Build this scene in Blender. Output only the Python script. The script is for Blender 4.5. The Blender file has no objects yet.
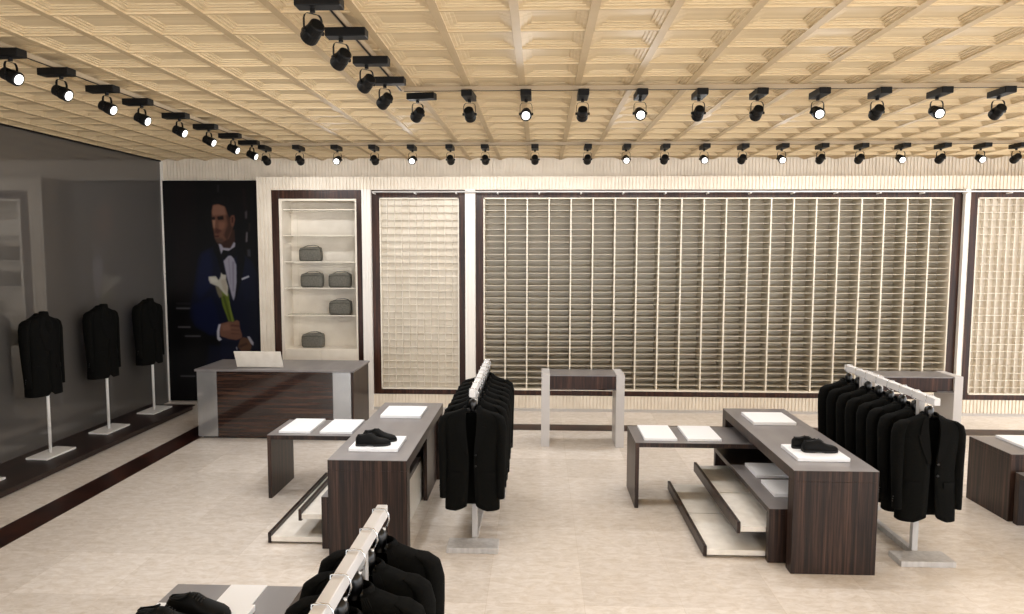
import bpy, bmesh, math, random
import numpy as np
from mathutils import Vector, Matrix
random.seed(4)
C = bpy.context.scene.collection
SC = bpy.context.scene

# ------------------------------------------------------------------ camera
F_PX, PITCH, YAW, ROLL = 703.0, math.radians(4.706), math.radians(2.238), math.radians(0.129)
CAM_H = 2.4
cy, sy, cp, sp, cr, sr = math.cos(YAW), math.sin(YAW), math.cos(PITCH), math.sin(PITCH), math.cos(ROLL), math.sin(ROLL)
Rz = Matrix(((cy, sy, 0), (-sy, cy, 0), (0, 0, 1)))
Rx = Matrix(((1, 0, 0), (0, cp, -sp), (0, sp, cp)))
Mx = Matrix(((1, 0, 0), (0, 0, -1), (0, 1, 0)))
Rr = Matrix(((cr, -sr, 0), (sr, cr, 0), (0, 0, 1)))
R = Rr @ Mx @ Rx @ Rz                    # world -> camera (x right, y down, z forward)
cam_d = bpy.data.cameras.new('camera'); cam = bpy.data.objects.new('camera', cam_d); C.objects.link(cam)
cam_d.sensor_width = 36; cam_d.lens = F_PX * 36 / 1024; cam_d.clip_start = 0.05; cam_d.clip_end = 200
rows = [Vector(R[0]), -Vector(R[1]), -Vector(R[2])]
m3 = Matrix(rows).transposed()
cam.matrix_world = Matrix.Translation((0, 0, CAM_H)) @ m3.to_4x4()
SC.camera = cam

# ------------------------------------------------------------------ world, exposure
w = bpy.data.worlds.new('world'); SC.world = w; w.use_nodes = True
bg = w.node_tree.nodes['Background']
bg.inputs[0].default_value = (0.98, 0.985, 1.0, 1); bg.inputs[1].default_value = 3.0
SC.view_settings.view_transform = 'Standard'; SC.view_settings.look = 'None'
SC.view_settings.gamma = 1; SC.view_settings.use_curve_mapping = False
SC.view_settings.exposure = 0.3
LAMP_W = 44.0
LAMP_COL = (0.975, 0.985, 1.0)

# ------------------------------------------------------------------ materials
def srgb(r, g, b):
    f = lambda c: (c/255/12.92) if c/255 <= .04045 else ((c/255+.055)/1.055)**2.4
    return (f(r), f(g), f(b), 1)
def mat(name, col, rough=.5, metal=0, spec=None, ior=None, emit=None, strength=1, coat=0):
    m = bpy.data.materials.new(name); m.use_nodes = True
    b = m.node_tree.nodes['Principled BSDF']
    b.inputs['Base Color'].default_value = col; b.inputs['Roughness'].default_value = rough
    b.inputs['Metallic'].default_value = metal
    if spec is not None: b.inputs['Specular IOR Level'].default_value = spec
    if ior: b.inputs['IOR'].default_value = ior
    if coat: b.inputs['Coat Weight'].default_value = coat; b.inputs['Coat Roughness'].default_value = .04
    if emit: b.inputs['Emission Color'].default_value = emit; b.inputs['Emission Strength'].default_value = strength
    return m
def noisy(name, c1, c2, scale=(1, 1, 1), detail=6, rough=.5, bump=0, p1=.35, p2=.65, coat=0, spec=None, metal=0, bscale=None):
    m = mat(name, c1, rough, metal, spec=spec, coat=coat); nt = m.node_tree; N = nt.nodes; L = nt.links
    b = N['Principled BSDF']
    tc = N.new('ShaderNodeTexCoord'); mp = N.new('ShaderNodeMapping'); mp.inputs['Scale'].default_value = scale
    n = N.new('ShaderNodeTexNoise'); n.inputs['Scale'].default_value = 1; n.inputs['Detail'].default_value = detail
    r = N.new('ShaderNodeValToRGB'); r.color_ramp.elements[0].position = p1; r.color_ramp.elements[1].position = p2
    r.color_ramp.elements[0].color = c1; r.color_ramp.elements[1].color = c2
    L.new(tc.outputs['Object'], mp.inputs[0]); L.new(mp.outputs[0], n.inputs['Vector']); L.new(n.outputs[0], r.inputs[0])
    L.new(r.outputs[0], b.inputs['Base Color'])
    if bump:
        bp = N.new('ShaderNodeBump'); bp.inputs['Strength'].default_value = bump; bp.inputs['Distance'].default_value = .01
        L.new(n.outputs[0], bp.inputs['Height']); L.new(bp.outputs[0], b.inputs['Normal'])
    return m
def wood(name, scale, dark=(30, 20, 17), mid=(62, 42, 34), light=(96, 74, 62), rough=.22):
    m = mat(name, srgb(*mid), rough); nt = m.node_tree; N = nt.nodes; L = nt.links; b = N['Principled BSDF']
    tc = N.new('ShaderNodeTexCoord'); mp = N.new('ShaderNodeMapping'); mp.inputs['Scale'].default_value = scale
    n = N.new('ShaderNodeTexNoise'); n.inputs['Scale'].default_value = 1; n.inputs['Detail'].default_value = 8
    n.inputs['Roughness'].default_value = .7
    r = N.new('ShaderNodeValToRGB'); e = r.color_ramp.elements
    e[0].position = .34; e[0].color = srgb(*dark); e[1].position = .68; e[1].color = srgb(*light)
    k = e.new(.5); k.color = srgb(*mid)
    L.new(tc.outputs['Object'], mp.inputs[0]); L.new(mp.outputs[0], n.inputs['Vector']); L.new(n.outputs[0], r.inputs[0])
    L.new(r.outputs[0], b.inputs['Base Color'])
    return m
M = {}
M['wood_v'] = wood('dark_wood_vertical_grain', (42, 42, .9), (16, 10, 8), (38, 25, 20), (78, 55, 44), rough=.35)
M['wood_h'] = wood('dark_wood_horizontal_grain', (1.2, 20, 30), (22, 13, 9), (48, 30, 22), (84, 58, 44), rough=.04)
M['wood_h'].node_tree.nodes['Principled BSDF'].inputs['IOR'].default_value = 1.62
M['wood_frame'] = wood('dark_wood_glossy_frame', (24, 24, 1.2), (24, 12, 7), (50, 27, 18), (82, 52, 37), rough=.35)
for k_ in ('wood_v', 'wood_frame'): M[k_].node_tree.nodes['Principled BSDF'].inputs['Specular IOR Level'].default_value = .3
M['wood_plinth'] = wood('dark_wood_plinth', (3, 1.0, 20), (22, 13, 11), (40, 25, 21), (56, 39, 33), rough=.4)
M['top'] = noisy('grey_lacquer_top', srgb(116, 111, 111), srgb(130, 125, 124), (6, 2, 2), 4, rough=.32, spec=.6)
M['board'] = mat('white_board', srgb(248, 249, 252), .35)
M['tray'] = noisy('cream_tray_board', srgb(226, 219, 208), srgb(238, 232, 222), (12, 12, 12), 6, rough=.4)
M['cream'] = noisy('cream_laminate', srgb(232, 223, 207), srgb(240, 232, 218), (6, 6, 3), 5, rough=.35)
M['case'] = noisy('cream_case', srgb(226, 215, 198), srgb(234, 224, 208), (5, 5, 5), 4, rough=.45)
M['shelf_edge'] = mat('cream_shelf_edge', srgb(232, 222, 204), .4)
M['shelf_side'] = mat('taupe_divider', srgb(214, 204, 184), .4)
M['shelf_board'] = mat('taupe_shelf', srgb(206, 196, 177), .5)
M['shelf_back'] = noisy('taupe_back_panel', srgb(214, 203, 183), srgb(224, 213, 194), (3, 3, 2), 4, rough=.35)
M['flute'] = noisy('white_fluted_panel', srgb(224, 212, 194), srgb(234, 223, 206), (4, 4, 4), 4, rough=.5)
M['pillar'] = mat('white_pillar', srgb(236, 230, 222), .4)
M['metal_grey'] = noisy('brushed_light_metal', srgb(176, 173, 171), srgb(194, 191, 189), (30, 30, 4), 4, rough=.38)
M['stand_grey'] = mat('pale_grey_lacquer', srgb(196, 192, 190), .35)
M['white_metal'] = mat('white_metal', srgb(232, 229, 225), .35)
M['rail'] = mat('silver_white_rail', srgb(216, 214, 214), .35)
M['chrome'] = mat('chrome_wire', srgb(200, 200, 200), .2, 1)
M['black_metal'] = mat('matt_black_metal', srgb(7, 7, 7), .5, spec=.25)
M['black_gloss'] = mat('black_gloss_plastic', srgb(6, 6, 7), .28)
M['lens'] = mat('lit_lamp_lens', (1, 1, 1, 1), .4, emit=(1, .98, .95, 1), strength=3.0)
M['lens_off'] = mat('lamp_lens_lit_far_side', (1, 1, 1, 1), .4, emit=(1, .98, .95, 1), strength=3.0)
M['track'] = mat('beige_grey_track', srgb(176, 158, 132), .4)
M['suit'] = noisy('black_wool', srgb(9, 9, 8), srgb(15, 15, 13), (90, 90, 90), 3, rough=.95, bump=.1, spec=.08)
M['suit2'] = mat('black_satin_lapel', srgb(11, 11, 10), .85, spec=.08)
M['lining'] = mat('black_lining', srgb(7, 7, 7), .7, spec=.2)
M['leather'] = mat('black_leather', srgb(10, 10, 10), .6, spec=.15)
M['rubber'] = mat('black_sole', srgb(9, 9, 9), .7)
M['bag'] = noisy('olive_grey_fabric', srgb(92, 89, 80), srgb(112, 108, 98), (60, 60, 60), 4, rough=.85, bump=.3)
M['bag2'] = mat('dark_olive_trim', srgb(62, 60, 53), .8)
M['grid'] = noisy('beige_pigeonhole_laminate', srgb(222, 212, 195), srgb(230, 221, 206), (6, 6, 3), 5, rough=.35)
M['marble_dark'] = noisy('dark_brown_marble', srgb(30, 12, 8), srgb(66, 34, 24), (3.5, 3.5, 3.5), 8, rough=.3, spec=.2, p1=.4, p2=.75)
M['desk_end'] = noisy('pale_grey_gloss_panel', srgb(120, 119, 118), srgb(130, 128, 126), (3, 3, 3), 4, rough=.05)
M['desk_end'].node_tree.nodes['Principled BSDF'].inputs['IOR'].default_value = 2.6
M['laptop'] = noisy('cream_plastic', srgb(226, 218, 206), srgb(236, 229, 218), (10, 10, 10), 4, rough=.4)
M['screen'] = mat('dark_screen', srgb(15, 15, 18), .1)
M['skirt'] = mat('grey_skirting', srgb(186, 180, 174), .3)
m = mat('smoked_mirror_wall', srgb(88, 84, 80), .03, ior=1.85); M['mirror'] = m
g = bpy.data.materials.new('clear_glass'); g.use_nodes = True
b = g.node_tree.nodes['Principled BSDF']; b.inputs['Transmission Weight'].default_value = 1; b.inputs['Roughness'].default_value = .02
b.inputs['IOR'].default_value = 1.3; b.inputs['Base Color'].default_value = srgb(240, 238, 228); M['glass'] = g

# floor: beige marble tiles
m = mat('beige_marble_floor', srgb(222, 204, 182), .22); nt = m.node_tree; N = nt.nodes; L = nt.links; b = N['Principled BSDF']
tc = N.new('ShaderNodeTexCoord')
br = N.new('ShaderNodeTexBrick'); br.offset = 0; br.inputs['Scale'].default_value = 1
br.inputs['Brick Width'].default_value = .665; br.inputs['Row Height'].default_value = .665
br.inputs['Mortar Size'].default_value = .0015; br.inputs['Bias'].default_value = 0
br.inputs['Color1'].default_value = srgb(217, 208, 199); br.inputs['Color2'].default_value = srgb(231, 223, 215)
br.inputs['Mortar'].default_value = srgb(210, 198, 184)
mpb = N.new('ShaderNodeMapping'); mpb.inputs['Location'].default_value = (-.315, -5.255, 0); L.new(tc.outputs['Object'], mpb.inputs[0]); L.new(mpb.outputs[0], br.inputs['Vector'])
mp = N.new('ShaderNodeMapping'); mp.inputs['Scale'].default_value = (4.2, 9, 1)
L.new(tc.outputs['Object'], mp.inputs[0])
n1 = N.new('ShaderNodeTexNoise'); n1.inputs['Scale'].default_value = 2.2; n1.inputs['Detail'].default_value = 12; n1.inputs['Roughness'].default_value = .72; n1.inputs['Distortion'].default_value = .8
L.new(mp.outputs[0], n1.inputs['Vector'])
rr = N.new('ShaderNodeValToRGB'); e = rr.color_ramp.elements
e[0].position = .36; e[0].color = (.80, .74, .66, 1); e[1].position = .62; e[1].color = (1.06, 1.06, 1.06, 1)
L.new(n1.outputs[0], rr.inputs[0])
mx = N.new('ShaderNodeMix'); mx.data_type = 'RGBA'; mx.blend_type = 'MULTIPLY'; mx.inputs[0].default_value = .75
L.new(br.outputs[0], mx.inputs[6]); L.new(rr.outputs[0], mx.inputs[7])
n2 = N.new('ShaderNodeTexNoise'); n2.inputs['Scale'].default_value = 3.0; n2.inputs['Detail'].default_value = 10; n2.inputs['Distortion'].default_value = 2.5
L.new(tc.outputs['Object'], n2.inputs['Vector'])
r2 = N.new('ShaderNodeValToRGB'); e = r2.color_ramp.elements
e[0].position = .485; e[0].color = (0, 0, 0, 1); e[1].position = .515; e[1].color = (0, 0, 0, 1); k = e.new(.5); k.color = (1, 1, 1, 1)
L.new(n2.outputs[0], r2.inputs[0])
sc = N.new('ShaderNodeMath'); sc.operation = 'MULTIPLY'; sc.inputs[1].default_value = .22; L.new(r2.outputs[0], sc.inputs[0])
mx2 = N.new('ShaderNodeMix'); mx2.data_type = 'RGBA'; L.new(sc.outputs[0], mx2.inputs[0]); L.new(mx.outputs[2], mx2.inputs[6]); mx2.inputs[7].default_value = srgb(240, 226, 208)
L.new(mx2.outputs[2], b.inputs['Base Color'])
M['floor'] = m
# ceiling: pale timber with fine streaks along X
M['ceil'] = noisy('pale_timber_ceiling', srgb(204, 182, 144), srgb(219, 198, 161), (.8, 20, 20), 3, rough=.6, p1=.3, p2=.7)
M['ceil_rib'] = noisy('timber_ceiling_rib', srgb(184, 161, 124), srgb(192, 169, 132), (3, 3, 3), 4, rough=.6)

# ------------------------------------------------------------------ mesh helper
class MB:
    def __init__(s): s.v = []; s.f = []
    def box(s, x0, x1, y0, y1, z0, z1):
        i = len(s.v)
        s.v += [(x0, y0, z0), (x1, y0, z0), (x1, y1, z0), (x0, y1, z0), (x0, y0, z1), (x1, y0, z1), (x1, y1, z1), (x0, y1, z1)]
        s.f += [tuple(i+k for k in q) for q in ((0, 3, 2, 1), (4, 5, 6, 7), (0, 1, 5, 4), (1, 2, 6, 5), (2, 3, 7, 6), (3, 0, 4, 7))]
        return s
    def quad(s, *p): i = len(s.v); s.v += list(p); s.f.append(tuple(range(i, i+len(p)))); return s
    def loft(s, rings, closed=True, caps=True):
        n = len(rings[0]); i = len(s.v)
        for r in rings: s.v += [tuple(p) for p in r]
        for a in range(len(rings)-1):
            for k in range(n if closed else n-1):
                k2 = (k+1) % n
                s.f.append((i+a*n+k, i+a*n+k2, i+(a+1)*n+k2, i+(a+1)*n+k))
        if caps and closed:
            s.f.append(tuple(i+k for k in reversed(range(n)))); j = i+(len(rings)-1)*n; s.f.append(tuple(j+k for k in range(n)))
        return s
    def tube(s, pts, r, n=10, caps=True):
        pts = [Vector(p) for p in pts]; rad = r if isinstance(r, (list, tuple)) else [r]*len(pts)
        rings = []; up = None
        for k, p in enumerate(pts):
            d = (pts[min(k+1, len(pts)-1)]-pts[max(k-1, 0)]).normalized()
            if up is None: up = Vector((0, 0, 1)) if abs(d.z) < .9 else Vector((0, 1, 0))
            a = d.cross(up).normalized(); up = a.cross(d).normalized()
            rings.append([p+a*rad[k]*math.cos(t*2*math.pi/n)+up*rad[k]*math.sin(t*2*math.pi/n) for t in range(n)])
        return s.loft(rings, True, caps)
    def build(s, name, m, parent=None, bevel=0, smooth=False, solid=0, sub=0):
        me = bpy.data.meshes.new(name)
        o = parent.location if parent is not None else None
        root = parent
        while root is not None and root.parent is not None: root = root.parent
        off = Vector(root.location) if root is not None else Vector((0, 0, 0))
        me.from_pydata([tuple(Vector(v)-off) for v in s.v], [], s.f); me.materials.append(m)
        bm = bmesh.new(); bm.from_mesh(me); bmesh.ops.recalc_face_normals(bm, faces=bm.faces); bm.to_mesh(me); bm.free()
        if smooth: me.polygons.foreach_set('use_smooth', [True]*len(me.polygons))
        ob = bpy.data.objects.new(name, me); C.objects.link(ob)
        if parent is not None: ob.parent = parent
        if solid: q = ob.modifiers.new('solid', 'SOLIDIFY'); q.thickness = solid; q.offset = 0
        if bevel: q = ob.modifiers.new('bevel', 'BEVEL'); q.width = bevel; q.segments = 2; q.limit_method = 'ANGLE'
        if sub: q = ob.modifiers.new('sub', 'SUBSURF'); q.levels = sub; q.render_levels = sub
        return ob
def thing(name, label, cat, loc=(0, 0, 0), group=None):
    o = bpy.data.objects.new(name, None); C.objects.link(o); o.location = loc; o.empty_display_size = .1
    o['label'] = label; o['category'] = cat
    if group: o['group'] = group
    return o
def tag(o, label, cat, group=None):
    o['label'] = label; o['category'] = cat
    if group: o['group'] = group
    return o
def struct(mb, name, m, **k):
    o = mb.build(name, m, **k); o['kind'] = 'structure'; return o
def copy_tree(o, parent=None):
    c = o.copy(); C.objects.link(c)
    if parent is not None: c.parent = parent
    for ch in o.children: copy_tree(ch, c)
    return c
def box(x0, x1, y0, y1, z0, z1): return MB().box(x0, x1, y0, y1, z0, z1)

# ------------------------------------------------------------------ room
XL, XR, YB, YF = -5.8, 8.65, 10.7, 1.0
FZ = 0.0
struct(box(XL-.1, XR, -2.0, YB+.2, -.1, 0), 'floor', M['floor'])
inl = MB().box(-4.616, -4.306, 0, 9.51, -.05, .0015).box(-4.306, XR, 9.19, 9.51, -.05, .0015)
struct(inl, 'trim_1', M['marble_dark'])
# coffered ceiling
cm = MB(); ZR = 3.735
yi = lambda v_: .008 if v_ and v_ < .03 else (0 if not v_ else v_*1.15-.022)
xs = [XL+.001]+[-0.15+.45*k for k in range(-12, 20)]; ys = [4.07+.386*k for k in range(-8, 18)]
ys[-1] = 10.80
rings = [(0, ZR), (.026, ZR), (.026, ZR+.012), (.048, ZR+.013), (.049, ZR+.019), (.070, ZR+.020), (.071, ZR+.026), (.092, ZR+.027), (.093, ZR+.033)]
for a in range(len(xs)-1):
    for c in range(len(ys)-1):
        i = len(cm.v)
        for (ins, z) in rings:
            cm.v += [(xs[a]+ins, ys[c]+yi(ins), z), (xs[a+1]-ins, ys[c]+yi(ins), z), (xs[a+1]-ins, ys[c+1]-yi(ins), z), (xs[a]+ins, ys[c+1]-yi(ins), z)]
        for r in range(len(rings)-1):
            for k in range(4):
                cm.f.append((i+r*4+k, i+r*4+(k+1) % 4, i+r*4+4+(k+1) % 4, i+r*4+4+k))
        j = i+(len(rings)-1)*4; cm.f.append((j, j+1, j+2, j+3))
co_ = struct(cm, 'ceiling', M['ceil']); co_.data.materials.append(M['ceil_rib'])
for p_ in co_.data.polygons:
    if all(abs(co_.data.vertices[q].co.z-ZR) < .001 for q in p_.vertices): p_.material_index = 1
struct(box(XL-.1, XR, -2.2, YB+.2, 3.80, 3.9), 'trim_2', M['ceil'])
struct(box(XL-.1, XR, -2.2, -2.0, 2.75, 3.8), 'wall_front_light_block', M['flute'])  # unseen drop wall behind the camera, added to block light grazing the coffers
# walls
struct(box(XL-.12, XL, -2.0, YB+.1, 0, 3.8), 'wall_left', M['mirror'])
struct(box(XL, XR, YB+.02, YB+.14, 0, 3.8), 'wall_back', M['cream'])
def fluted(mb, x0, x1, z0, z1, y, pitch=.05, d=.014):
    n = max(1, int(round((x1-x0)/pitch))); p = (x1-x0)/n
    prof = []
    for k in range(n):
        a = x0+k*p
        prof += [(a, y), (a+p*.64, y), (a+p*.70, y+d), (a+p*.96, y+d)]
    prof.append((x1, y))
    mb.loft([[(a, b_, z0) for a, b_ in prof], [(a, b_, z1) for a, b_ in prof]], closed=False)
hd = MB(); fluted(hd, XL, XR, 3.44, 3.80, YB-.002)
struct(hd, 'trim_3', M['flute'])
ZT = 3.45; Y0 = 10.3
# built-in block in front of the back wall: pieces of fluted panel round the bays
bk = MB()
bk.box(-4.17, XR, Y0+.016, YB, 3.26, ZT)                              # band over the bays
fluted(bk, -4.17, XR, 3.26, ZT, Y0)
bk.box(-2.53, XR, Y0+.016, YB, .04, .235); fluted(bk, -2.53, XR, .04, .235, Y0)
bk.box(-4.17, -3.955, Y0+.016, YB, .04, 3.26); fluted(bk, -4.17, -3.955, .04, 3.26, Y0)
bk.box(-3.955, -2.58, Y0+.016, YB, .04, .10)
struct(bk, 'wall_back_panelling', M['flute'])
struct(box(-4.17, XR, Y0-.012, Y0+.3, 0, .04), 'baseboard_back', M['skirt'])
for k, (a, b_) in enumerate(((-2.60, -2.468), (-1.085, -.938), (5.995, 6.068))):
    p = MB(); p.box(a, b_, Y0-.05, YB, .0, 3.262)
    fluted(p, a, b_, .0, 3.262, Y0-.0585, pitch=.05)
    o = struct(p, 'trim_%d' % (4+k), M['pillar'])
struct(box(XL, XL+.022, YB-.05, YB, 0, 3.8), 'trim_8', M['pillar'])
struct(box(XL, XL+.02, 1.0, YB, 3.715, 3.79), 'trim_10', M['black_metal'])

# ------------------------------------------------------------------ poster (printed artwork on a flat board)
def poster():
    W, H = 150, 350
    img = np.zeros((H, W, 3)); img[:] = (7, 5, 6)
    ss = 3
    gx, gy = np.meshgrid((np.arange(W*ss)+.5)/(W*ss), (np.arange(H*ss)+.5)/(H*ss))
    img = np.repeat(np.repeat(img, ss, 0), ss, 1)
    def uv(pts): return [((x-163-.048*(y-181))/(94-.014*(y-181)), (y-181)/219.0) for x, y in pts]
    def poly(pts, col, soft=0, alpha=1.0):
        P = uv(pts); inside = np.zeros(gx.shape, bool); n = len(P)
        for i in range(n):
            (x1, y1), (x2, y2) = P[i], P[(i+1) % n]
            if y1 == y2: continue
            c = ((y1 > gy) != (y2 > gy)) & (gx < (x2-x1)*(gy-y1)/(y2-y1)+x1)
            inside ^= c
        a = inside.astype(float)
        for _ in range(soft):
            a = (a+np.roll(a, 2, 0)+np.roll(a, -2, 0)+np.roll(a, 2, 1)+np.roll(a, -2, 1))/5
        a = a[..., None]*alpha
        img[:] = img*(1-a)+np.array(col)*a
    def c1(L): return [(195+a/10.23, 185+b/10.23) for a, b in L]
    def c2(L): return [(185+a/8.775, 235+b/8.775) for a, b in L]
    def c3(L): return [(185+a/8.775, 295+b/8.775) for a, b in L]
    # door behind the man, a few dull glints
    poly([(166, 183), (198, 183), (198, 300), (170, 300)], (16, 10, 10), 14, .8)
    poly([(176, 183), (190, 183), (192, 290), (179, 290)], (22, 12, 12), 14, .6)
    poly(c1([(235, 0), (258, 0), (256, 75), (238, 75)]), (44, 44, 46), 4)
    poly(c1([(520, 270), (545, 250), (545, 335), (525, 340)]), (110, 100, 104), 5, .8)
    poly(c1([(535, 470), (552, 470), (550, 570), (530, 575)]), (140, 130, 134), 4, .9)
    poly(c1([(560, 380), (580, 380), (575, 470), (560, 470)]), (60, 44, 42), 6, .7)
    poly(c1([(490, 30), (520, 30), (540, 250), (510, 250)]), (34, 16, 16), 10, .7)
    poly(c2([(556, 115), (585, 110), (590, 180), (560, 175)]), (80, 80, 88), 5, .8)
    for (x0, x1, y) in ((178, 193, 306.7), (180, 193, 325.5), (187, 203, 334.5), (183, 198, 375)):
        poly([(x0, y-.9), (x1, y-.9), (x1, y+.9), (x0, y+.9)], (88, 86, 88), 2)
    poly([(178, 301), (193, 301), (193, 303), (178, 303)], (36, 34, 36), 3)
    # jacket
    poly(c2([(300, 60), (255, 90), (150, 140), (125, 200), (100, 380), (70, 560), (60, 700), (110, 800), (330, 900), (330, 1500), (760, 1500), (690, 600), (650, 330), (600, 210), (560, 180), (470, 120), (440, 50)]), (10, 14, 36), 6)
    poly(c2([(160, 150), (230, 120), (260, 250), (240, 450), (140, 560), (110, 480), (130, 300)]), (13, 21, 58), 24, .8)
    poly(c2([(80, 600), (250, 520), (300, 640), (330, 800), (240, 870), (100, 760)]), (12, 19, 56), 20, .7)
    poly(c2([(510, 200), (580, 210), (620, 330), (640, 560), (540, 560), (500, 400)]), (11, 17, 44), 20, .8)
    poly(c3([(230, 420), (420, 440), (420, 700), (200, 700)]), (12, 18, 46), 20, .7)
    # lapels, dark satin
    poly(c2([(300, 60), (255, 100), (300, 200), (330, 320), (400, 480), (440, 570), (385, 400), (350, 220), (330, 130)]), (4, 4, 8), 4)
    poly(c2([(455, 70), (520, 130), (540, 200), (510, 380), (450, 570), (470, 350), (470, 170)]), (4, 4, 8), 4)
    # neck and face
    poly(c1([(225, 560), (330, 480), (420, 440), (425, 560), (380, 640), (300, 640), (250, 600)]), (58, 36, 28), 4)
    poly(c1([(195, 195), (240, 185), (320, 195), (365, 270), (385, 320), (405, 300), (420, 340), (405, 420), (390, 460), (360, 540), (290, 575), (240, 572), (215, 535), (205, 470), (192, 400), (185, 350), (182, 260)]), (116, 78, 62), 4)
    poly(c1([(195, 205), (250, 195), (310, 215), (330, 300), (280, 300), (200, 305), (185, 290)]), (150, 108, 88), 6, .9)
    poly(c1([(330, 300), (400, 300), (395, 440), (340, 560), (310, 500), (350, 400)]), (60, 40, 32), 10, .85)
    poly(c1([(255, 370), (320, 370), (315, 430), (260, 470)]), (146, 102, 82), 9, .8)
    poly(c1([(190, 350), (222, 350), (215, 440), (200, 430)]), (176, 134, 108), 5, .9)
    poly(c1([(178, 325), (215, 320), (215, 345), (182, 345)]), (24, 15, 14), 3)
    poly(c1([(238, 320), (300, 308), (305, 345), (250, 350)]), (26, 16, 14), 3)
    poly(c1([(225, 430), (290, 455), (250, 490), (212, 480)]), (78, 46, 38), 5, .9)
    poly(c1([(212, 508), (262, 505), (255, 522), (215, 522)]), (70, 34, 30), 3)
    poly(c1([(215, 530), (290, 530), (320, 560), (280, 580), (235, 575)]), (78, 58, 48), 7, .8)
    poly(c1([(375, 300), (412, 295), (422, 350), (408, 410), (385, 420), (372, 360)]), (120, 78, 62), 4)
    poly(c1([(388, 320), (404, 322), (402, 380), (390, 380)]), (62, 34, 28), 3)
    # hair
    poly(c1([(185, 205), (175, 175), (205, 130), (270, 108), (340, 125), (385, 180), (415, 260), (415, 300), (385, 300), (365, 330), (345, 290), (320, 215), (250, 190), (200, 195)]), (14, 11, 12), 4)
    # shirt
    poly(c2([(305, 65), (330, 70), (350, 100), (410, 105), (440, 50), (455, 60), (450, 95), (400, 130), (345, 130), (330, 160)]), (176, 172, 184), 3)
    poly(c2([(350, 215), (390, 170), (430, 165), (465, 250), (468, 400), (455, 520), (442, 565), (425, 520), (385, 370)]), (172, 168, 182), 3)
    poly(c2([(425, 220), (445, 220), (445, 480), (435, 480)]), (128, 124, 140), 4, .7)
    poly(c2([(390, 190), (402, 190), (420, 420), (412, 420)]), (140, 136, 150), 4, .6)
    # bow tie
    poly(c2([(345, 120), (395, 130), (455, 92), (470, 165), (440, 190), (400, 150), (360, 200), (340, 180)]), (6, 6, 9), 2)
    # pocket square
    poly(c2([(508, 365), (572, 338), (580, 355), (512, 382)]), (214, 214, 222), 2)
    # stems, lilies
    poly(c2([(320, 470), (400, 500), (410, 600), (455, 745), (400, 745), (345, 600)]), (104, 118, 40), 3)
    poly(c2([(345, 520), (365, 520), (430, 745), (412, 745)]), (66, 78, 26), 3, .8)
    poly(c2([(395, 560), (405, 560), (440, 745), (430, 745)]), (140, 150, 62), 2, .8)
    poly(c2([(280, 430), (330, 440), (345, 520), (320, 540), (300, 500)]), (120, 112, 90), 4)
    poly(c2([(220, 350), (285, 345), (310, 380), (325, 350), (330, 310), (345, 330), (378, 335), (375, 380), (395, 440), (390, 525), (350, 490), (310, 440), (235, 410), (222, 380)]), (206, 200, 184), 3)
    poly(c2([(330, 380), (372, 370), (385, 440), (385, 500), (350, 460)]), (182, 170, 152), 6, .7)
    poly(c2([(232, 365), (290, 365), (305, 400), (250, 402)]), (226, 222, 208), 5, .8)
    # hands and cuffs
    poly(c3([(330, 235), (400, 215), (440, 220), (470, 200), (495, 215), (500, 270), (520, 330), (520, 360), (470, 380), (400, 370), (330, 345), (320, 290)]), (124, 86, 70), 3)
    for (a, b_) in ((250, 268), (292, 302), (325, 335)):
        poly(c3([(420, a-8), (500, a), (500, b_-6), (420, b_-10)]), (72, 46, 38), 4, .7)
    poly(c3([(340, 250), (400, 235), (420, 290), (350, 300)]), (146, 106, 88), 7, .7)
    poly(c3([(500, 375), (530, 350), (590, 370), (605, 430), (590, 480), (520, 485), (480, 440)]), (104, 72, 52), 3)
    poly(c3([(480, 430), (560, 400), (570, 415), (500, 450)]), (60, 40, 30), 4, .7)
    poly(c3([(312, 240), (333, 238), (322, 290), (322, 350), (345, 375), (320, 390), (300, 370), (298, 300)]), (208, 206, 214), 2)
    poly(c3([(560, 345), (585, 345), (620, 400), (618, 430), (595, 410)]), (196, 194, 204), 2)
    poly(c3([(465, 440), (475, 435), (480, 465), (470, 465)]), (170, 168, 176), 2)
    img = img.reshape(H, ss, W, ss, 3).mean((1, 3))
    c = img/255.0; lin = np.where(c <= .04045, c/12.92, ((c+.055)/1.055)**2.4)
    xl, xr, z0, z1, y = -5.778, -4.318, .02, 3.431, YB-.0
    v = [(xl+(xr-xl)*i/W, 0, z0+(z1-z0)*(1-j/H)) for j in range(H+1) for i in range(W+1)]
    f = [(j*(W+1)+i, (j+1)*(W+1)+i, (j+1)*(W+1)+i+1, j*(W+1)+i+1) for j in range(H) for i in range(W)]
    rt = thing('wall_poster', 'tall dark printed poster of a person in a navy tuxedo holding white lilies', 'poster', (0, y-.04, 0))
    me = bpy.data.meshes.new('printed_face'); me.from_pydata(v, [], f)
    ca = me.color_attributes.new('print', 'FLOAT_COLOR', 'CORNER')
    cols = np.ones((H*W, 4, 4)); cols[:, :, :3] = .62*lin.reshape(H*W, 1, 3); ca.data.foreach_set('color', cols.ravel())
    pm = mat('poster_print', (1, 1, 1, 1), .35, spec=.2); at = pm.node_tree.nodes.new('ShaderNodeVertexColor'); at.layer_name = 'print'
    pm.node_tree.links.new(at.outputs[0], pm.node_tree.nodes['Principled BSDF'].inputs['Base Color'])
    me.materials.append(pm); o = bpy.data.objects.new('printed_face', me); C.objects.link(o); o.parent = rt
    box(xl, -4.18, y-.038, y-.003, z0, z1).build('backing_board', M['black_metal'], rt)
poster()

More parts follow.
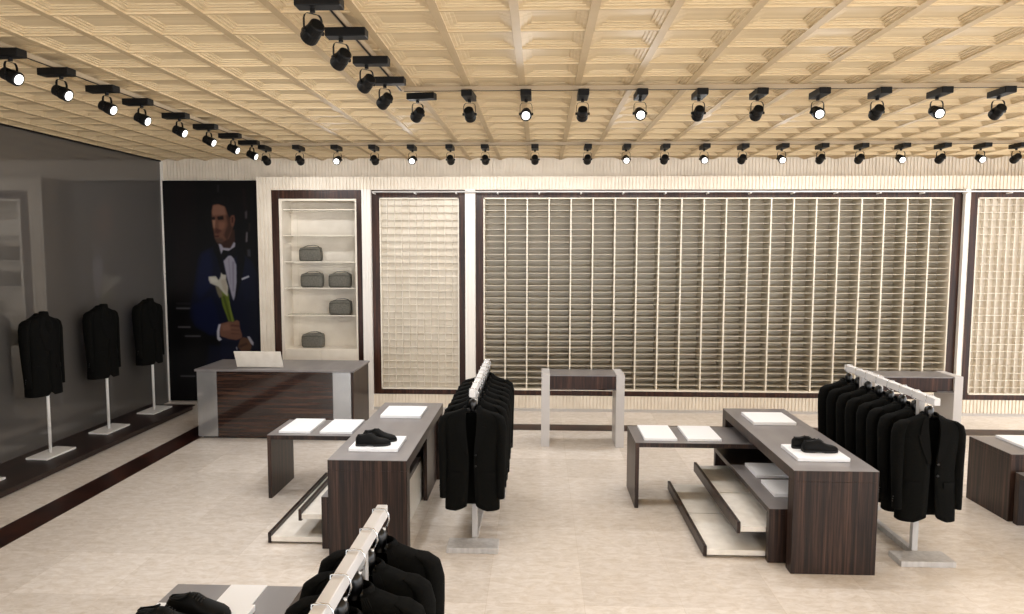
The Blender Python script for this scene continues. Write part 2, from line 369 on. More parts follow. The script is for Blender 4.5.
# ------------------------------------------------------------------ bays
def wood_frame(x0, x1, z0, z1, ix0, ix1, iz0, iz1, name='bay_frame'):
    f = MB(); ya, yb = Y0+.005, Y0+.05
    f.box(x0, ix0, ya, yb, z0, z1); f.box(ix1, x1, ya, yb, z0, z1); f.box(ix0, ix1, ya, yb, z0, iz0); f.box(ix0, ix1, ya, yb, iz1, z1)
    return f
def pigeonholes(label, x0, x1, ix0, ix1, nc, nr, depth, thick, mats, cat='shelving unit', z0=.237, z1=3.258, iz0=.312, iz1=3.145, name='pigeonhole_shelving'):
    rt = thing(name, label, cat, ((x0+x1)/2, Y0, z0))
    wood_frame(x0, x1, z0, z1, ix0, ix1, iz0, iz1).build('wooden_surround', M['wood_frame'], rt, bevel=.003)
    em, sm, bm_, backm = mats
    ya, yb = Y0+.012, Y0+.012+depth
    box(ix0, ix1, yb, yb+.02, iz0, iz1).build('back_panel', backm, rt)
    ed = MB(); t = .016
    ed.box(ix0, ix0+t, ya-.01, yb, iz0, iz1).box(ix1-t, ix1, ya-.01, yb, iz0, iz1).box(ix0, ix1, ya-.01, yb, iz0, iz0+.022).box(ix0, ix1, ya-.01, yb, iz1-t, iz1)
    ed.build('inner_frame', em, rt)
    for k in range(1, nc):
        x = ix0+(ix1-ix0)*k/nc
        d = box(x-thick/2, x+thick/2, ya+.004, yb, iz0+.02, iz1-t).build('divider', sm, rt)
        if em is not sm: box(x-thick/2-.0005, x+thick/2+.0005, ya-.002, ya+.004, iz0+.02, iz1-t).build('edge_strip', em, d)
    for k in range(1, nr):
        z = iz0+(iz1-iz0)*k/nr
        box(ix0+t, ix1-t, ya+(.02 if depth > .2 else .006), yb, z-.0032, z+.0032).build('shelf', bm_, rt)
    return rt
pigeonholes('wide wall of taupe pigeonhole shelving with tall cream dividers in a dark frame', -.940, 5.997, -.822, 5.872, 21, 31, .30, .018,
            (M['shelf_edge'], M['shelf_side'], M['shelf_board'], M['shelf_back']))
pigeonholes('narrow cream grid of small pigeonholes between two white pillars behind left clothes rack', -2.470, -1.083, -2.352, -1.182, 11, 27, .07, .006,
            (M['grid'], M['grid'], M['grid'], M['grid']))
pigeonholes('cream grid of small pigeonholes cut by the right edge of the photo', 6.066, 7.9, 6.205, 7.82, 15, 27, .07, .006,
            (M['grid'], M['grid'], M['grid'], M['grid']))
struct(box(7.9, XR, Y0, YB, 0, 3.27), 'trim_9', M['flute'])
# rail above the bays
rt = thing('hanging_rail', 'thin white rail running across the top of the shelving bays', 'rail', (2, 10.18, 3.22))
MB().tube([(-2.43, 10.18, 3.222), (8.0, 10.18, 3.222)], .011, 8).build('bar', M['white_metal'], rt, smooth=True)
x = -2.41
while x < 8:
    MB().tube([(x, 10.18, 3.215), (x, 10.182, 3.205), (x, 10.3, 3.20)], .012, 8).build('bracket', M['white_metal'], rt)
    x += .6
# display case with bags
rt = thing('display_case', 'tall cream display case with glass shelves behind the cash desk', 'display case', (-3.26, Y0, .1))
wood_frame(-3.955, -2.598, .1, 3.258, -3.842, -2.692, .12, 3.13).build('wooden_surround', M['wood_frame'], rt, bevel=.003)
cs = MB(); ca, cb = Y0-.01, YB-.02
cs.box(-3.842, -3.80, ca, cb, .12, 3.13).box(-2.715, -2.692, ca, cb, .12, 3.13).box(-3.80, -2.715, cb-.02, cb, .12, 3.13).box(-3.80, -2.715, ca, cb-.02, 3.10, 3.13)
cs.build('carcass', M['case'], rt, bevel=.002)
cb2 = box(-3.80, -2.715, ca+.03, cb-.02, .12, .905).build('cupboard', M['case'], rt)
for (a, b_) in ((-3.798, -3.262), (-3.256, -2.717)):
    box(a, b_, ca+.008, ca+.028, .13, .895).build('door', M['case'], cb2, bevel=.002)
for z in (2.98, 2.60, 2.21, 1.82, 1.41):
    s = box(-3.795, -2.72, ca+.05, cb-.025, z-.012, z).build('glass_shelf', M['glass'], rt)
    box(-3.795, -2.72, ca+.043, ca+.05, z-.013, z+.001).build('shelf_lip', M['shelf_edge'], s)
    for a in (-3.80, -2.755):
        box(a, a+.04, ca+.1, cb-.05, z-.03, z-.013).build('shelf_support', M['shelf_side'], s)
MB().box(-3.70, -3.696, cb-.024, cb-.02, .905, 3.1).build('back_joint', M['shelf_side'], rt)

def bag_mesh(w_=.335, d=.16, h=.21):
    rings = []
    for (f, zz) in ((.90, 0), (1, .02), (1.02, .10), (1, .17), (.93, .20), (.70, .212)):
        pts = []
        for k in range(28):
            a = 2*math.pi*k/28; cx_, sy_ = math.cos(a), math.sin(a)
            px = math.copysign(abs(cx_)**.35, cx_)*w_/2*f; py = math.copysign(abs(sy_)**.5, sy_)*d/2*f
            pts.append((px, py, zz*h/.212+.012*(px/w_)*(zz > .15)))
        rings.append(pts)
    return rings
def wash_bag(x, z, lab):
    rt = thing('wash_bag', lab, 'bag', (x, 10.5, z), 'grey toiletry bags in the display case')
    T = lambda r: [[(p[0]+x, p[1]+10.5, p[2]+z+.002) for p in q] for q in r]
    MB().loft(T(bag_mesh())).build('body', M['bag'], rt, smooth=True)
    MB().tube([(x-.15, 10.42, z+.165), (x-.05, 10.415, z+.176), (x+.06, 10.415, z+.18), (x+.15, 10.42, z+.172)], .004, 6).build('zip', M['bag2'], rt)
    hd = MB(); pts = [(x-.10, 10.47, z+.205), (x-.03, 10.465, z+.232), (x+.06, 10.465, z+.238), (x+.12, 10.465, z+.225), (x+.155, 10.46, z+.19), (x+.168, 10.45, z+.14)]
    hd.loft([[(p[0], p[1]-.016, p[2]), (p[0], p[1]+.016, p[2]), (p[0], p[1]+.016, p[2]+.006), (p[0], p[1]-.016, p[2]+.006)] for p in pts])
    hd.build('strap', M['bag2'], rt)
wash_bag(-3.445, 2.211, 'grey toiletry bag on the highest occupied glass shelf of the case')
wash_bag(-3.43, 1.821, 'grey toiletry bag at left of the pair sharing one shelf')
wash_bag(-3.005, 1.821, 'grey toiletry bag at right of the pair sharing one shelf')
wash_bag(-3.005, 1.411, 'grey toiletry bag alone on the glass shelf beneath the pair')
wash_bag(-3.435, .906, 'grey toiletry bag standing lowest, on the closed cupboard of the case')

# ------------------------------------------------------------------ cash desk and laptop
rt = thing('cash_desk', 'dark striped wooden cash desk with grey top in front of display case', 'desk', (-3.29, 9.0, 0))
box(-4.33, -2.30, 8.57, 9.38, .862, .888).build('desktop', M['top'], rt, bevel=.004)
box(-4.057, -2.582, 8.60, 8.63, .025, .862).build('front_panel', M['wood_h'], rt)
box(-4.31, -4.060, 8.59, 9.36, .025, .862).build('left_end_panel', M['desk_end'], rt, bevel=.003)['label'] = 'pale grey glossy end block'
box(-2.579, -2.347, 8.59, 8.66, .025, .862).build('right_end_panel', M['desk_end'], rt, bevel=.003)['label'] = 'pale grey glossy panel'
box(-2.345, -2.315, 8.59, 9.36, .0, .862).build('side_panel', M['wood_v'], rt, bevel=.002)
box(-4.27, -2.35, 8.64, 9.33, .0, .025).build('plinth', M['wood_h'], rt)
box(-4.05, -2.35, 9.30, 9.34, .025, .862).build('back_panel', M['wood_h'], rt)
rt = thing('laptop', 'cream laptop computer standing open on the cash desk, seen from behind', 'laptop', (-3.56, 8.85, .89))
box(-3.85, -3.36, 8.752, 8.99, .890, .906).build('keyboard_base', M['laptop'], rt, bevel=.004)
l = MB(); l.loft([[(-3.868, 8.68, 1.10), (-3.268, 8.68, 1.10), (-3.268, 8.695, 1.103), (-3.868, 8.695, 1.103)], [(-3.85, 8.735, .893), (-3.255, 8.735, .893), (-3.255, 8.75, .896), (-3.85, 8.75, .896)]])
lid = l.build('screen_lid', M['laptop'], rt, bevel=.003)
MB().quad((-3.83, 8.752, .915), (-3.28, 8.752, .915), (-3.288, 8.697, 1.09), (-3.838, 8.697, 1.09)).build('display', M['screen'], lid)

# ------------------------------------------------------------------ counters by the back wall
def parade_stand(x0, x1, y0, y1, lab):
    rt = thing('console_table', lab, 'table', ((x0+x1)/2, (y0+y1)/2, 0), 'pale grey console tables by the shelving')
    H = .893
    for a, b_ in ((x0, x0+.10), (x1-.10, x1)):
        box(a, b_, y0, y1, 0, H).build('leg_panel', M['stand_grey'], rt, bevel=.003)
    box(x0+.1, x1-.1, y0+.01, y1-.01, .872, .886).build('tabletop', M['top'], rt)
    box(x0+.1, x1-.1, y0+.03, y1-.03, .715, .872).build('drawer_box', M['wood_frame'], rt)
    box(x0+.1, x1-.1, y0+.01, y1-.01, .70, .715).build('bottom_board', M['wood_h'], rt)
parade_stand(.031, 1.032, 8.41, 8.84, 'pale grey console table standing free at centre before the tall shelving')
parade_stand(4.03, 5.065, 8.50, 8.93, 'pale grey console table partly hidden behind the right clothes rack')

# ------------------------------------------------------------------ display groups
def board(x0, x1, y0, y1, z, lab, t=.03, group=None):
    tag(box(x0, x1, y0, y1, z+.0005, z+t).build('display_board', M['board'], bevel=.003), lab, 'board', group or 'white boards on the display tables')
def bridge_table(name, lab, x0, x1, y0, y1, H, t, leg, axis='y', cat='table', tops=True):
    rt = thing(name, lab, cat, ((x0+x1)/2, (y0+y1)/2, 0))
    box(x0, x1, y0, y1, H-t, H-.004).build('slab', M['wood_v'], rt, bevel=.002)
    box(x0+.001, x1-.001, y0+.001, y1-.001, H-.004, H).build('tabletop', M['top'], rt)
    if axis == 'y':
        for a, b_ in ((y0, y0+leg), (y1-leg, y1)): box(x0, x1, a, b_, 0, H-t).build('leg_panel', M['wood_v'], rt, bevel=.002)
    else:
        for a, b_ in ((x0, x0+leg), (x1-leg, x1)): box(a, b_, y0, y1, 0, H-t).build('leg_panel', M['wood_v'], rt, bevel=.002)
    return rt
def group(dx, dy, side, trays=True):
    X = lambda a: a+dx; Y = lambda a: a+dy
    bridge_table('display_table', 'tall dark wood display table of the %s group, grey top, shoes near its front' % side, X(1.875), X(2.49), Y(5.12), Y(7.14), .787, .085, .11)
    bridge_table('side_table', 'long low dark side table passing under the %s tall display table' % side, X(.895), X(2.435), Y(6.41), Y(7.02), .622, .045, .036, 'x')
    # stepped unit: low bridge, cream back panel, two trays
    rt = thing('stepped_display_unit', 'low stepped unit with two cream trays tucked under the %s tall table' % side, 'display unit', (X(2.06), Y(6.2), 0))
    box(X(1.764), X(2.37), Y(5.30), Y(6.40), .385, .425).build('slab', M['wood_v'], rt, bevel=.002)
    box(X(1.765), X(2.369), Y(5.301), Y(6.399), .425, .429).build('tabletop', M['top'], rt)
    box(X(1.764), X(2.37), Y(6.40), Y(7.01), .385, .429).build('rear_slab', M['wood_v'], rt)
    for a in (5.30, 6.95): box(X(1.764), X(2.37), Y(a), Y(a+.06), 0, .385).build('leg_panel', M['wood_v'], rt, bevel=.002)
    box(X(2.345), X(2.369), Y(5.36), Y(6.95), 0, .385).build('cream_side_panel', M['cream'], rt)['label'] = 'cream side panel'
    for (lx, z0, z1, bz) in ((1.293, .008, .092, .02), (1.548, .196, .288, .212)):
        tr = box(X(lx), X(lx+.026), Y(5.378), Y(6.93), z0, z1).build('tray', M['wood_v'], rt, bevel=.002)
        for ya, yb in ((5.378, 6.140), (6.156, 6.93)):
            box(X(lx+.027), X(2.344), Y(ya), Y(yb), bz, bz+.042).build('cream_board', M['tray'], tr, bevel=.002)
        box(X(lx+.027), X(2.344), Y(5.42), Y(6.90), bz-.012 if z0 < .1 else bz-.008, bz-.0005).build('tray_base', M['wood_v'], tr)
    G = 'white boards on the %s display group' % side
    board(X(1.98), X(2.37), Y(6.455), Y(6.86), .787, 'white board lying at the back of the %s tall display table' % side, group=G)
    board(X(1.98), X(2.375), Y(5.34), Y(5.72), .787, 'white board carrying the black shoes on the %s tall table' % side, group=G)
    board(X(.985), X(1.29), Y(6.475), Y(6.975), .622, 'white board nearest the outer end of the %s low side table' % side, t=.025, group=G)
    board(X(1.385), X(1.70), Y(6.475), Y(6.965), .622, 'white board nearest the tall table on the %s low side table' % side, t=.025, group=G)
    if side == 'right':
        board(X(1.885), X(2.25), Y(6.02), Y(6.37), .429, 'pale board farther back on the low step under the right tall table', t=.03, group=G)
        board(X(1.885), X(2.25), Y(5.55), Y(5.90), .429, 'pale board nearer the viewer on the low step under the right tall table', t=.03, group=G)
group(0, 0, 'right'); group(-3.495, .1, 'left')
# table in the foreground, cut by the frame
bridge_table('display_table', 'dark wood display table in the foreground cut by the bottom edge', -1.735, -1.125, 1.25, 3.205, .787, .085, .11)
tag(box(-1.47, -1.295, 1.6, 3.2, .7875, .7925).build('display_board', M['board']), 'flat white strip lying along the foreground table top', 'board')
board(-1.70, -1.256, 2.60, 2.965, .7925, 'white board under the black shoes on the foreground table', t=.028)
# table cut by the right edge
bridge_table('side_table', 'low dark display table cut by the right edge of the photo', 4.16, 5.7, 6.23, 6.84, .61, .045, .12, 'x')
board(4.38, 4.70, 6.33, 6.80, .61, 'white board on the low table at the right edge of the photo', t=.025)
bridge_table('nested_table', 'lowest dark table in front of the low table at the right photo edge', 4.185, 4.8, 4.9, 6.20, .46, .045, .06, 'y')

# ------------------------------------------------------------------ shoes
def make_shoe(mirror=1):
    L_ = .285; secs = []
    # s, half width, height, lift of sole
    prof = [(0, .022, .052), (.03, .031, .062), (.12, .035, .070), (.25, .034, .072), (.38, .034, .082), (.46, .037, .080), (.56, .043, .062), (.70, .047, .049), (.84, .044, .042), (.94, .033, .034), (.99, .016, .024), (1.0, .006, .018)]
    rings = []
    for s_, hw, h in prof:
        cx_ = .010*math.sin(s_*math.pi)*mirror
        ring = []
        for k in range(17):
            a = math.pi*k/16
            ring.append((s_*L_, cx_-hw*math.cos(a)*(1 if k not in (0, 16) else .95), .012+(h-.012)*math.sin(a)**.6))
        ring.append((s_*L_, cx_+hw*.8, .010)); ring.append((s_*L_, cx_-hw*.8, .010))
        rings.append(ring)
    rt = bpy.data.objects.new('shoe', None); C.objects.link(rt)
    MB().loft(rings).build('upper', M['leather'], rt, smooth=True)
    so = []
    for s_, hw, h in prof:
        cx_ = .010*math.sin(s_*math.pi)*mirror; hw = hw+.003
        so.append([(s_*L_*1.01-.001, cx_-hw, 0.001 if not .28 < s_ < .5 else .006), (s_*L_*1.01-.001, cx_+hw, 0.001 if not .28 < s_ < .5 else .006), (s_*L_*1.01-.001, cx_+hw, .014), (s_*L_*1.01-.001, cx_-hw, .014)])
    MB().loft(so).build('sole', M['rubber'], rt)
    op = [(.06, .010), (.12, .019), (.22, .022), (.31, .018), (.35, .008)]
    o = MB(); zc = lambda s_, hw: .010+(.056+.045*s_)*(1-(hw/.034)**2)**.3
    pts = [(s_*L_, -hw, zc(s_, hw)) for s_, hw in op]+[(s_*L_, hw, zc(s_, hw)) for s_, hw in reversed(op)]
    o.tube(pts+[pts[0]], .0045, 6).build('collar', M['leather'], rt, smooth=True)
    for k, s_ in enumerate((.45, .49, .53, .57)):
        z = .0835-.0045*k*1.25
        la = MB().tube([(s_*L_, -.016, z-.008), (s_*L_+.004, 0, z), (s_*L_, .016, z-.008)], .0022, 5).build('lace', M['rubber'], rt)
    return rt
sl = make_shoe(1); srr = make_shoe(-1)
used = set()
def place_shoe(proto, x, y, z, rot, lab, grp):
    o = proto if proto.name not in used else copy_tree(proto)
    used.add(proto.name); o.location = (x, y, z); o.scale = (.97, 1.06, 1.24); o.rotation_euler = (0, 0, math.radians(rot)); tag(o, lab, 'shoe', grp)
place_shoe(srr, -1.475, 5.52, .8175, 6, 'black shoe nearer the viewer on the left tall table', 'black dress shoes on the left table')
place_shoe(sl, -1.45, 5.655, .8175, 2, 'black shoe farther back of the pair on the left tall table', 'black dress shoes on the left table')
place_shoe(sl, 2.03, 5.62, .8175, -14, 'black shoe farther back of the pair on the right tall table', 'black dress shoes on the right table')
place_shoe(srr, 2.075, 5.51, .8175, 3, 'black shoe nearer the viewer on the right tall table', 'black dress shoes on the right table')
place_shoe(sl, -1.595, 2.86, .821, -4, 'black laced shoe fully visible on the foreground table', 'black dress shoes on the foreground table')
place_shoe(srr, -1.67, 2.745, .821, 2, 'black shoe cut by the bottom edge on the foreground table', 'black dress shoes on the foreground table')

# ------------------------------------------------------------------ jackets
def lerp(t, a): 
    for (z0, *v0), (z1, *v1) in zip(a, a[1:]):
        if z0 >= t >= z1:
            k = (z0-t)/(z0-z1) if z0 != z1 else 0
            return [p+(q-p)*k for p, q in zip(v0, v1)]
    return a[-1][1:] if t < a[-1][0] else a[0][1:]
def jacket(depth=1.0, form=False):
    """parts of a suit jacket, front towards -Y, z measured down from the bar"""
    rt = bpy.data.objects.new('suit_jacket', None); C.objects.link(rt)
    # z, half width, half depth, half gap
    tab = [(-.095, .060, .050, .034), (-.115, .088, .055, .040), (-.135, .135, .060, .044), (-.155, .180, .064, .046), (-.185, .212, .068, .046), (-.235, .222, .074, .044),
           (-.32, .214, .080, .038), (-.45, .200, .080, .024), (-.58, .194, .076, .018), (-.70, .200, .078, .022), (-.85, .210, .082, .028), (-.96, .214, .084, .036), (-.995, .214, .084, .050), (-1.01, .214, .084, .085)]
    if form: tab = [(a, b_, c*depth, .003) for a, b_, c, d in tab]
    rings = []; n = 44
    for (z, hw, hd, gap) in tab:
        ring = []; a0 = math.asin(min(.95, (gap/hw)))
        for k in range(n+1):
            a = a0+(2*math.pi-2*a0)*k/n
            sx, cx_ = math.sin(a), math.cos(a)
            x_ = -hw*math.copysign(abs(sx)**.8, sx) if k not in (0, n) else (-gap if k == 0 else gap)
            y_ = -hd*math.copysign(abs(cx_)**.65, cx_)
            zz = z-.006*math.sin(a*6)*(1 if z < -.9 else 0)
            if z < -.97: zz = z if abs(x_) > gap+.02 or y_ > 0 else -.975
            ring.append((x_, y_, zz))
        rings.append(ring)
    body = MB().loft(rings, closed=False).build('body', M['suit'], rt, smooth=True, solid=.008)
    for s in (-1, 1):
        sv = []
        for (z, x_, y_, rx, ry) in ((-.140, .150, 0, .012, .035), (-.155, .185, 0, .030, .052), (-.185, .212, 0, .042, .060), (-.26, .228, 0, .044, .062), (-.36, .230, .0, .042, .060), (-.50, .229, -.004, .039, .056), (-.66, .228, -.012, .036, .050), (-.80, .227, -.020, .034, .045), (-.905, .226, -.024, .033, .042)):
            sv.append([(s*(x_+rx*math.cos(t*math.pi/8)), y_+ry*math.sin(t*math.pi/8)*(1.0 if not form else 1.1), z) for t in range(16)])
        MB().loft(sv).build('sleeve', M['suit'], rt, smooth=True)
        for q in range(3):
            MB().tube([(s*.254, -.034+q*.004, -.80-.022*q), (s*.262, -.034+q*.004, -.80-.022*q)], .006, 8).build('cuff_button', M['black_gloss'], rt)
        # lapel
        def fy(x_, z):
            hw, hd, g_ = lerp(z, tab); q = min(.98, abs(x_)/hw); return -hd*(1-q**2.5)**.33-.011
        outer = [(-.100, .058), (-.14, .078), (-.20, .098), (-.235, .104), (-.242, .088), (-.252, .118), (-.32, .104), (-.42, .072), (-.50, .040)]
        lp = []
        for z, xo in outer:
            g_ = lerp(z, tab)[2]-.002
            lp.append([(s*(g_+(xo-g_)*k/4), fy(g_+(xo-g_)*k/4, z), z) for k in range(5)])
        MB().loft(lp, closed=False).build('lapel', M['suit2'], rt, solid=.006)
        # pocket flap
        pf = []
        for z in (-.66, -.685, -.71): pf.append([(s*(.085+.10*k/5), fy(.085+.10*k/5, z)-.001, z) for k in range(6)])
        MB().loft(pf, closed=False).build('pocket_flap', M['suit2'], rt, solid=.005)
    # collar round the back of the neck
    co = []
    for k in range(13):
        a = math.radians(-50+280*k/12); co.append((.060*math.cos(a), .048*math.sin(a)+.002, 0))
    MB().loft([[(x_*1.08, y_*1.1, -.125) for x_, y_, _ in co], [(x_, y_, -.078) for x_, y_, _ in co], [(x_*1.14, y_*1.2, -.088) for x_, y_, _ in co], [(x_*1.35, y_*1.5, -.128) for x_, y_, _ in co]], closed=False).build('collar', M['suit2'], rt, smooth=True, solid=.004)
    for z in (-.50, -.60):
        MB().tube([(.035, -.086, z), (.035, -.094, z)], .009, 10).build('button', M['black_gloss'], rt)
    for o_ in rt.children:
        if form: continue
        for v_ in o_.data.vertices: v_.co.z = -.145+(v_.co.z+.095)*.888
    return rt
def hanger(barw=.045, barh=.055):
    rt = bpy.data.objects.new('coat_hanger', None); C.objects.link(rt)
    # wooden shoulder piece, black
    sh = []
    for k in range(-8, 9):
        x_ = k/8*.195; z = -.128-.055*(abs(k)/8)**1.3; r_ = .017 if abs(k) < 7 else .012
        sh.append((x_, .0+.01*(abs(k)/8), z-.035))
    MB().tube(sh, [.016+.004*(1-abs(k)/8) for k in range(-8, 9)], 10).build('shoulder_bar', M['black_gloss'], rt, smooth=True)
    # ring-like neck, glossy black
    nk = [[(.030*q*math.cos(t*math.pi/10), .030*q*math.sin(t*math.pi/10), z) for t in range(20)] for z, q in ((-.175, .9), (-.135, 1.05), (-.105, 1.1), (-.088, .9), (-.080, .55), (-.076, .2))]
    MB().loft(nk).build('neck_block', M['black_gloss'], rt, smooth=True)
    hw, top = barw/2+.004, .004
    wire = [(0, 0, -.078), (-.006, 0, -.068), (-hw-.004, 0, -.055), (-hw-.002, 0, -.03), (-hw, 0, top), (0, 0, top+.003), (hw, 0, top), (hw+.012, 0, -.015), (hw+.016, 0, -.04), (hw+.008, 0, -.066), (hw-.004, 0, -.078)]
    MB().tube(wire, .0032, 7).build('hook', M['chrome'], rt, smooth=True)
    b_ = MB(); c = (hw-.006, 0, -.082)
    b_.loft([[(c[0]+.007*math.sin(p)*math.cos(t*math.pi/5), c[1]+.007*math.sin(p)*math.sin(t*math.pi/5), c[2]-.007*math.cos(p)) for t in range(10)] for p in (.3, .8, 1.4, 2.0, 2.6)])
    b_.build('ball_tip', M['white_metal'], rt, smooth=True)
    return rt
J = jacket(); Hn = hanger()
first = [True]
def rack(name_label, x, y0, y1, jy, side, base0, post0, base1=None):
    ZB = 1.3
    rt = thing('clothes_rack', name_label, 'clothes rack', (x, (y0+y1)/2, 0), 'pale grey clothes racks')
    box(x-.0225, x+.0225, y0, y1, ZB-.055, ZB).build('rail', M['rail'], rt, bevel=.003)
    b1 = base1 if base1 is not None else y1-.45
    for (ya, yp) in ((base0, post0), (b1, b1+.0)):
        box(x-.205, x+.205, ya, ya+.20, 0, .045).build('base_plate', M['metal_grey'], rt, bevel=.004)
        box(x-.022, x+.022, yp-.0, yp+.045, .045, ZB-.055).build('post', M['metal_grey'], rt, bevel=.002)
    box(x-.022, x+.022, base0+.2, b1, .0, .045).build('floor_rail', M['metal_grey'], rt)
    n = len(jy)
    for k, y in enumerate(jy):
        words = ['frontmost', 'second from the front', 'third from the front', 'fourth from the front', 'fifth from the front', 'sixth from the front', 'seventh from the front', 'eighth from the front', 'ninth from the front']
        wd = words[k] if side != 'foreground' else ['farthest from the viewer', 'second counted from the far end', 'third counted from the far end', 'fourth counted from the far end', 'fifth counted from the far end', 'sixth counted from the far end'][k]
        if first[0]: j, h = J, Hn; first[0] = False
        else: j, h = copy_tree(J), copy_tree(Hn)
        rz = math.radians(random.uniform(-2.0, 2.0)); dx = random.uniform(-.006, .006)
        j.location = (x+dx, y, ZB); j.rotation_euler = (0, 0, rz)
        h.location = (x, y, ZB); h.rotation_euler = (0, 0, rz)
        tag(j, 'black suit jacket on the %s clothes rack, %s' % (side, wd), 'jacket', 'black jackets on the %s rack' % side)
        tag(h, 'black hanger holding the %s jacket of the %s rack' % (wd.replace(' counted', ''), side), 'hanger', 'hangers on the %s rack' % side)
rack('pale grey clothes rack full of black jackets left of the centre console table', -.52, 5.40, 6.98, [5.45]+[5.71+.196*k for k in range(7)], 'left', 5.36, 5.575, 6.57)
rack('pale grey clothes rack full of black jackets beside the right display table', 2.96, 5.27, 6.82, [5.375+.199*k for k in range(8)], 'right', 5.27, 5.475, 6.45)
rack('pale grey clothes rack in the foreground cut by the bottom edge', -.672, 1.35, 2.93, [2.865, 2.655, 2.46, 2.265, 2.065, 1.87], 'foreground', 1.5, 1.72, 2.54)

# ------------------------------------------------------------------ display forms on the plinth by the smoked wall
rt = thing('display_plinth', 'long low dark wood plinth along the smoked glass wall', 'plinth', (-5.45, 7.0, 0))
box(-5.79, -5.15, 3.2, 10.11, .012, .062).build('plinth_body', M['wood_plinth'], rt)
box(-5.798, -5.12, 3.2, 10.13, .062, .082).build('plinth_top', M['wood_plinth'], rt, bevel=.003)
JF = jacket(1.35, True)
fs = [True]
def form(y, lab, x=-5.50, rz=76):
    rt = thing('display_form', 'white stand with square base holding up %s' % lab, 'display stand', (x, y, .0825), 'white stands on the plinth')
    bs = [(-.13, -.22), (.13, -.24), (.14, .23), (-.12, .26)]
    m_ = MB(); m_.loft([[(x+a, y+b_, .083) for a, b_ in bs], [(x+a, y+b_, .103) for a, b_ in bs]]); m_.build('base_plate', M['white_metal'], rt, bevel=.003)
    MB().tube([(x, y, .10), (x, y, 1.45)], .017, 14).build('pole', M['white_metal'], rt, smooth=True)
    a = math.radians(rz); nk = []
    for z, q in ((1.42, .5), (1.45, .95), (1.56, 1.0), (1.60, .8), (1.64, .62), (1.69, .55), (1.70, .45)):
        nk.append([(x+.085*q*math.cos(t*math.pi/10), y+.085*q*math.sin(t*math.pi/10), z) for t in range(20)])
    MB().loft(nk).build('torso_form', M['suit'], rt, smooth=True)
    j = JF if fs[0] else copy_tree(JF); fs[0] = False
    j.name = 'suit_jacket'; j.location = (x-.04, y, 1.755); j.rotation_euler = (0, 0, a); j.scale = (.90, .98, .98)
    tag(j, 'black suit jacket on the stand: %s' % lab, 'jacket', 'jackets on the plinth stands')
form(9.70, 'the jacket nearest the poster')
form(8.64, 'the second jacket from the poster')
form(7.56, 'the third jacket from the poster')
form(6.48, 'the jacket cut by the left photo edge')

# ------------------------------------------------------------------ lighting tracks and spotlights
ZTK = 3.70
def track(lab, x0, x1, y0, y1):
    rt = thing('lighting_track', lab, 'lighting track', ((x0+x1)/2, (y0+y1)/2, ZTK), 'ceiling lighting tracks')
    box(x0, x1, y0, y1, ZTK, ZTK+.034).build('track_profile', M['track'], rt)
    w_ = .006
    if x1-x0 > y1-y0: box(x0, x1, (y0+y1)/2-w_, (y0+y1)/2+w_, ZTK-.003, ZTK).build('slot', M['black_metal'], rt)
    else: box((x0+x1)/2-w_, (x0+x1)/2+w_, y0, y1, ZTK-.003, ZTK).build('slot', M['black_metal'], rt)
track('lighting track running away from the viewer near the smoked wall', -3.535, -3.505, 2.2, 8.96)
track('lighting track running across the ceiling closest to the shelving wall', -3.50, XR, 8.935, 8.965)
track('lighting track running away from the viewer at upper centre left', -1.163, -1.133, 2.2, 5.89)
track('lighting track running across the middle of the ceiling', -1.13, XR, 5.89, 5.915)
def make_spot(ang=180):
    """spotlight: the head aims along local +X, the adapter box reaches out at angle ang"""
    rt = bpy.data.objects.new('track_spotlight', None); C.objects.link(rt)
    a_ = math.radians(ang); u = Vector((math.cos(a_), math.sin(a_), 0)); v_ = Vector((-u.y, u.x, 0))
    ad = MB(); ad.loft([[u*p+v_*q+Vector((0, 0, z)) for p, q in ((-.085, -.045), (.155, -.045), (.155, .045), (-.085, .045))] for z in (-.052, 0)])
    ad.build('adapter', M['black_metal'], rt, bevel=.005)
    MB().tube([(0, 0, -.053), (0, 0, -.075)], .014, 10).build('swivel', M['black_metal'], rt)
    yk = MB(); pts = [(0, -.052, -.178), (0, -.052, -.11), (0, -.046, -.092), (0, -.034, -.082), (0, .034, -.082), (0, .046, -.092), (0, .052, -.11), (0, .052, -.178)]
    yk.loft([[(p[0]-.008, p[1], p[2]), (p[0]+.008, p[1], p[2]), (p[0]+.008, p[1]*.93, p[2]-.0001), (p[0]-.008, p[1]*.93, p[2]-.0001)] for p in pts])
    yk.tube([(0, -.060, -.172), (0, -.046, -.172)], .011, 10).tube([(0, .046, -.172), (0, .060, -.172)], .011, 10)
    yk.build('yoke', M['black_metal'], rt)
    t = math.radians(24); d = Vector((math.cos(t), 0, -math.sin(t))); c = Vector((0, 0, -.172))
    MB().tube([c-d*.060, c-d*.055, c-d*.01, c+d*.0, c+d*.050, c+d*.056], [.032, .040, .042, .046, .048, .046], 20).build('head', M['black_metal'], rt)
    MB().tube([c+d*.0565, c+d*.059], [.033, .033], 20).build('lens', M['lens'], rt)
    ld = bpy.data.lights.new('bulb', 'SPOT'); ld.energy = LAMP_W*{180: .42, 0: 1.2, -135: .9}[ang]; ld.color = LAMP_COL; ld.spot_size = math.radians(146); ld.spot_blend = 1; ld.shadow_soft_size = .06
    lo = bpy.data.objects.new('bulb', ld); C.objects.link(lo); lo.parent = rt; lo.location = c+d*.12
    lo.rotation_euler = (Vector((math.cos(math.radians(47)), 0, -math.sin(math.radians(47))))).to_track_quat('-Z', 'Y').to_euler()
    return rt
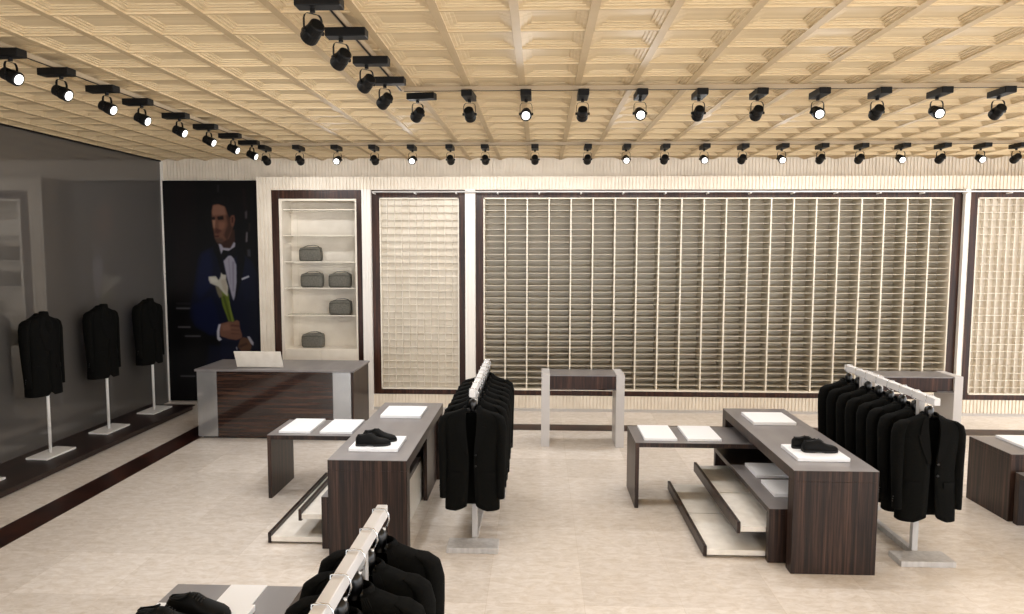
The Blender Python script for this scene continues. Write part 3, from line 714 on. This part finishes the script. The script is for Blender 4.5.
PR = {a: make_spot(a) for a in (180, 0, -135)}; sp_used = set()
def spot(x, y, rot, lab, grp, ad=180):
    o = PR[ad] if ad not in sp_used else copy_tree(PR[ad]); sp_used.add(ad)
    o.location = (x, y, ZTK-.003); o.rotation_euler = (0, 0, math.radians(rot)); tag(o, lab, 'spotlight', grp)
ordw = ['first', 'second', 'third', 'fourth', 'fifth', 'sixth', 'seventh', 'eighth', 'ninth', 'tenth', 'eleventh', 'twelfth', 'thirteenth', 'fourteenth', 'fifteenth', 'sixteenth', 'seventeenth', 'eighteenth', 'nineteenth', 'twentieth']
for k, (x, a) in enumerate(((-1.03, 60), (-.593, 86), (-.12, -90), (.35, 90), (.825, -90), (1.306, 90), (1.784, 90), (2.274, -90), (2.754, 90), (3.231, -90), (3.72, 90))):
    st = 'lit lens towards the viewer' if a < 0 else 'dark back towards the viewer'
    spot(x, 5.985, a if k else 125, 'black spotlight, %s, %s from left on the middle cross track' % (st, ordw[k]), 'spotlights on the middle cross track', (0 if a < 0 else 180) if k else -135)
for k, (x, a) in enumerate(((-3.50, 90), (-3.065, 90), (-2.578, -90), (-2.102, 90), (-1.617, -90), (-1.134, 90), (-.693, 90), (-.066, 90), (.593, 90), (1.075, -90), (1.553, 90), (2.041, -90), (2.513, 90), (2.994, -90), (3.473, 90), (3.949, 90), (4.445, -90), (4.926, 90), (5.404, -90), (5.83, 90))):
    st = 'lit lens towards the viewer' if a < 0 else 'dark back towards the viewer'
    spot(x, 8.98, a, 'small black spotlight, %s, %s from left on the far track' % (st, ordw[k]), 'spotlights on the far track', 0 if a < 0 else 180)
for k, y in enumerate((4.595, 5.087, 5.627, 6.123, 6.765, 7.371, 7.955, 8.477)):
    spot(-3.475, y, -4, 'black spotlight with lit lens, %s from the viewer on the left track' % ordw[k], 'spotlights on the left track')
for k, y in enumerate((3.72, 4.243, 4.862, 5.43)):
    spot(-1.185, y, 135, 'black spotlight turned from the viewer, %s from the top edge, upper centre left' % ordw[k], 'spotlights on the centre left track', -135)
